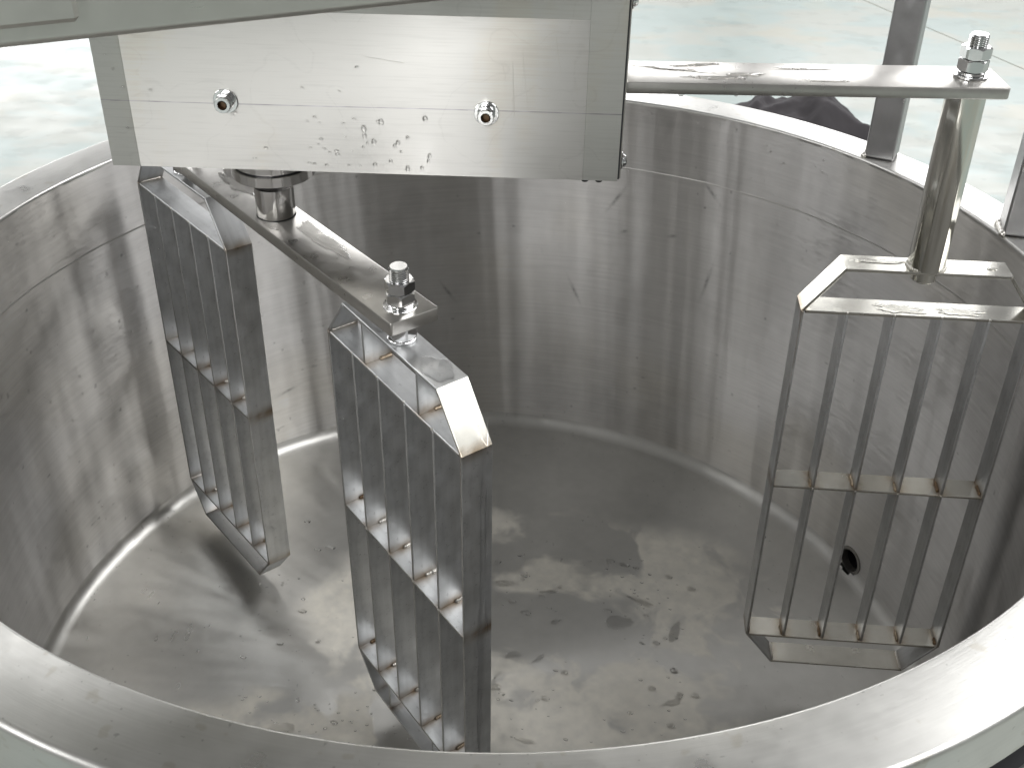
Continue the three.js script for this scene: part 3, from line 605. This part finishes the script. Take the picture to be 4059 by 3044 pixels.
{
  const onWall = (th, y, r) => { const R = R0 + ripple(th, y) + 0.0002; return [[R * Math.cos(th), HR + y, R * Math.sin(th)], [-Math.cos(th), 0, -Math.sin(th)], r]; };
  const L = [];
  for (let i = 0; i < 150; i++) { const th = rr(-1.42, -0.72), y = -0.012 - 0.2 * Math.pow(rnd(), 1.5); if (fbm(th * 7, y * 20, 131, 2) > 0.4) L.push([...onWall(th, y, rr(0.0009, 0.0022)), rr(0.9, 1.3)]); }
  for (let i = 0; i < 260; i++) { const th = rr(-3.1, -2.25), y = -0.03 - 0.55 * Math.pow(rnd(), 1.4); if (fbm(th * 6, y * 9, 132, 2) > 0.38) L.push([...onWall(th, y, rr(0.0009, 0.0024)), rr(0.9, 1.4)]); }
  drops(L, vat);
  // floor of the vat
  const F = [], parts = [];
  const flo = (x, z) => HR + bottomY(x) + 0.0009;
  const inB = (x, z) => x * x + z * z < 0.44;
  for (let i = 0; i < 240; i++) { const cl = rnd() < 0.55, x = cl ? rr(-0.02, 0.3) : rr(-0.42, 0.4), z = cl ? rr(-0.3, 0.1) : rr(-0.4, 0.2); if (inB(x, z) && fbm(x * 11, z * 11, 133, 3) > 0.46) F.push([[x, flo(x, z), z], [0.05, 1, 0], 0.0012 + 0.0045 * Math.pow(rnd(), 3), rr(1, 1.9), 0.4]); }
  for (let i = 0; i < 90; i++) { const x = rr(-0.40, -0.12), z = rr(0.06, 0.22); if (fbm(x * 14, z * 14, 134, 3) > 0.5) F.push([[x, flo(x, z), z], [0.05, 1, 0], rr(0.001, 0.0024), rr(1, 1.5), 0.4]); }
  drops(F, vat);
  for (const [x, z, rx, rz, a, s] of [[0.205, -0.135, 0.032, 0.02, 0.2, 1], [0.245, -0.19, 0.03, 0.007, -0.5, 2], [0.012, -0.215, 0.02, 0.009, 0.1, 3], [0.027, -0.05, 0.014, 0.009, 0.2, 4], [0.0, 0.02, 0.013, 0.008, 0.0, 5], [0.07, -0.045, 0.016, 0.004, 0.8, 6], [0.09, -0.2, 0.022, 0.005, 0.1, 7], [0.05, 0.12, 0.02, 0.006, -0.2, 8], [0.30, -0.12, 0.03, 0.01, 1.2, 9], [-0.32, 0.12, 0.03, 0.012, 0.3, 10], [0.28, 0.03, 0.02, 0.008, 0.4, 11], [-0.2, 0.17, 0.022, 0.008, -0.2, 12], [0.1, -0.13, 0.012, 0.006, 0.5, 13]]) parts.push(puddle(rx * 0.8, rz * 0.8, 0.0011, s, 0.6).rotateY(a).rotateZ(Math.atan(TX)).translate(x, flo(x, z) - 0.0006, z));
  add('puddle', mergeGeometries(parts), M.water, vat).userData.kind = 'stuff';
  // gearbox front: beads low down, a few high
  const B = [];
  for (let i = 0; i < 60; i++) { const x = rr(-0.15, 0.08), y = 0.006 + 0.06 * Math.pow(rnd(), 1.3); if (rnd() < 0.75) B.push([[x, y, 0], [0, 0, 1], rr(0.0012, 0.003), x > 0 ? rr(1.1, 1.7) : rr(0.55, 1.0)]); }
  for (const [x, y] of [[-0.262, 0.11], [-0.255, 0.09], [-0.225, 0.088], [-0.258, 0.044], [-0.268, 0.125], [0.0, 0.12], [-0.06, 0.095], [-0.02, 0.093]]) B.push([[x, y, 0], [0, 0, 1], rr(0.0014, 0.0022), 0.9]);
  drops(B, box);
  // water on the paddles
  for (const [g, k] of [[pA, 0], [pB, 1], [pC, 2]]) {
    const P = [];
    for (let i = 0; i < 26; i++) P.push([[HALF, rr(-0.6, -0.07), rr(-0.017, 0.017)], [1, 0, 0], rr(0.0008, 0.0018), rr(1, 1.6)]);
    for (let i = 0; i < 30; i++) { const q = [-1 + 2 * TH / HALF / 2, -0.6, -0.2, 0.2, 0.6][i % 5] * HALF + TH / 2; P.push([[q, rr(-0.5, -0.1), rr(-0.014, 0.016)], [1, 0, 0], rr(0.0008, 0.0016), rr(1, 1.6)]); }
    drops(P, g);
  }
  const wet = (g, list) => add('water_film', mergeGeometries(list), M.water, g).userData.kind = 'stuff';
  wet(pA, [puddle(0.026, 0.0165, 0.0009, 21, 0.5).translate(0.07, 0.0, 0.0005), puddle(0.012, 0.007, 0.0008, 22, 0.7).translate(-0.07, 0, 0.002), puddle(0.01, 0.008, 0.0008, 23, 0.7).translate(-0.03, 0, 0.007),
    puddle(0.20, 0.0036, 0.0007, 24, 0.9).rotateZ(-Math.PI / 2).translate(HALF, -0.27, -0.006), puddle(0.14, 0.0028, 0.0007, 25, 0.9).rotateZ(-Math.PI / 2).translate(HALF, -0.24, -0.013), puddle(0.16, 0.0026, 0.0006, 26, 0.9).rotateZ(-Math.PI / 2).translate(HALF, -0.47, -0.001)]);
  wet(pC, [puddle(0.032, 0.006, 0.0009, 31, 0.8).translate(-0.055, 0, -0.003), puddle(0.035, 0.012, 0.0007, 32, 0.8).translate(-0.02, Y1, 0.002), puddle(0.03, 0.009, 0.0007, 33, 0.9).translate(0.055, Y1, 0.003), puddle(0.006, 0.003, 0.001, 34).translate(0.08, 0, 0.002)]);
  wet(longArm, [puddle(0.035, 0.006, 0.001, 41, 0.9).rotateY(-0.25).translate(0.055, 0.0128, -0.01), puddle(0.03, 0.004, 0.001, 42, 0.9).translate(0.10, 0.0128, 0.018), puddle(0.03, 0.004, 0.001, 43, 0.9).rotateY(0.15).translate(0.075, 0.0128, -0.025), puddle(0.02, 0.005, 0.001, 44, 0.8).translate(0.135, 0.0128, 0.005), puddle(0.03, 0.003, 0.0009, 45, 0.9).translate(0.2, 0.0128, -0.018), puddle(0.02, 0.003, 0.0009, 46, 0.9).translate(0.22, 0.0128, 0.022)]);
  drops([[[0.06, 0.0, 0.036], [0, -0.6, 1], 0.0032], [[0.05, 0.0035, 0.0375], [0, 0, 1], 0.0022], [[0.12, 0.0005, 0.0365], [0, -0.6, 1], 0.0024], [[0.25, 0.008, 0.0375], [0, 0, 1], 0.0014]], longArm);
  wet(slantArm, [puddle(0.05, 0.016, 0.0006, 51, 0.8).translate(-0.12, 0.016, -0.004), puddle(0.05, 0.012, 0.0006, 52, 0.8).translate(0.10, 0.016, -0.012), puddle(0.02, 0.008, 0.0006, 53, 0.8).translate(0.02, 0.016, 0.017)]);
}

renderer.render(scene, camera);
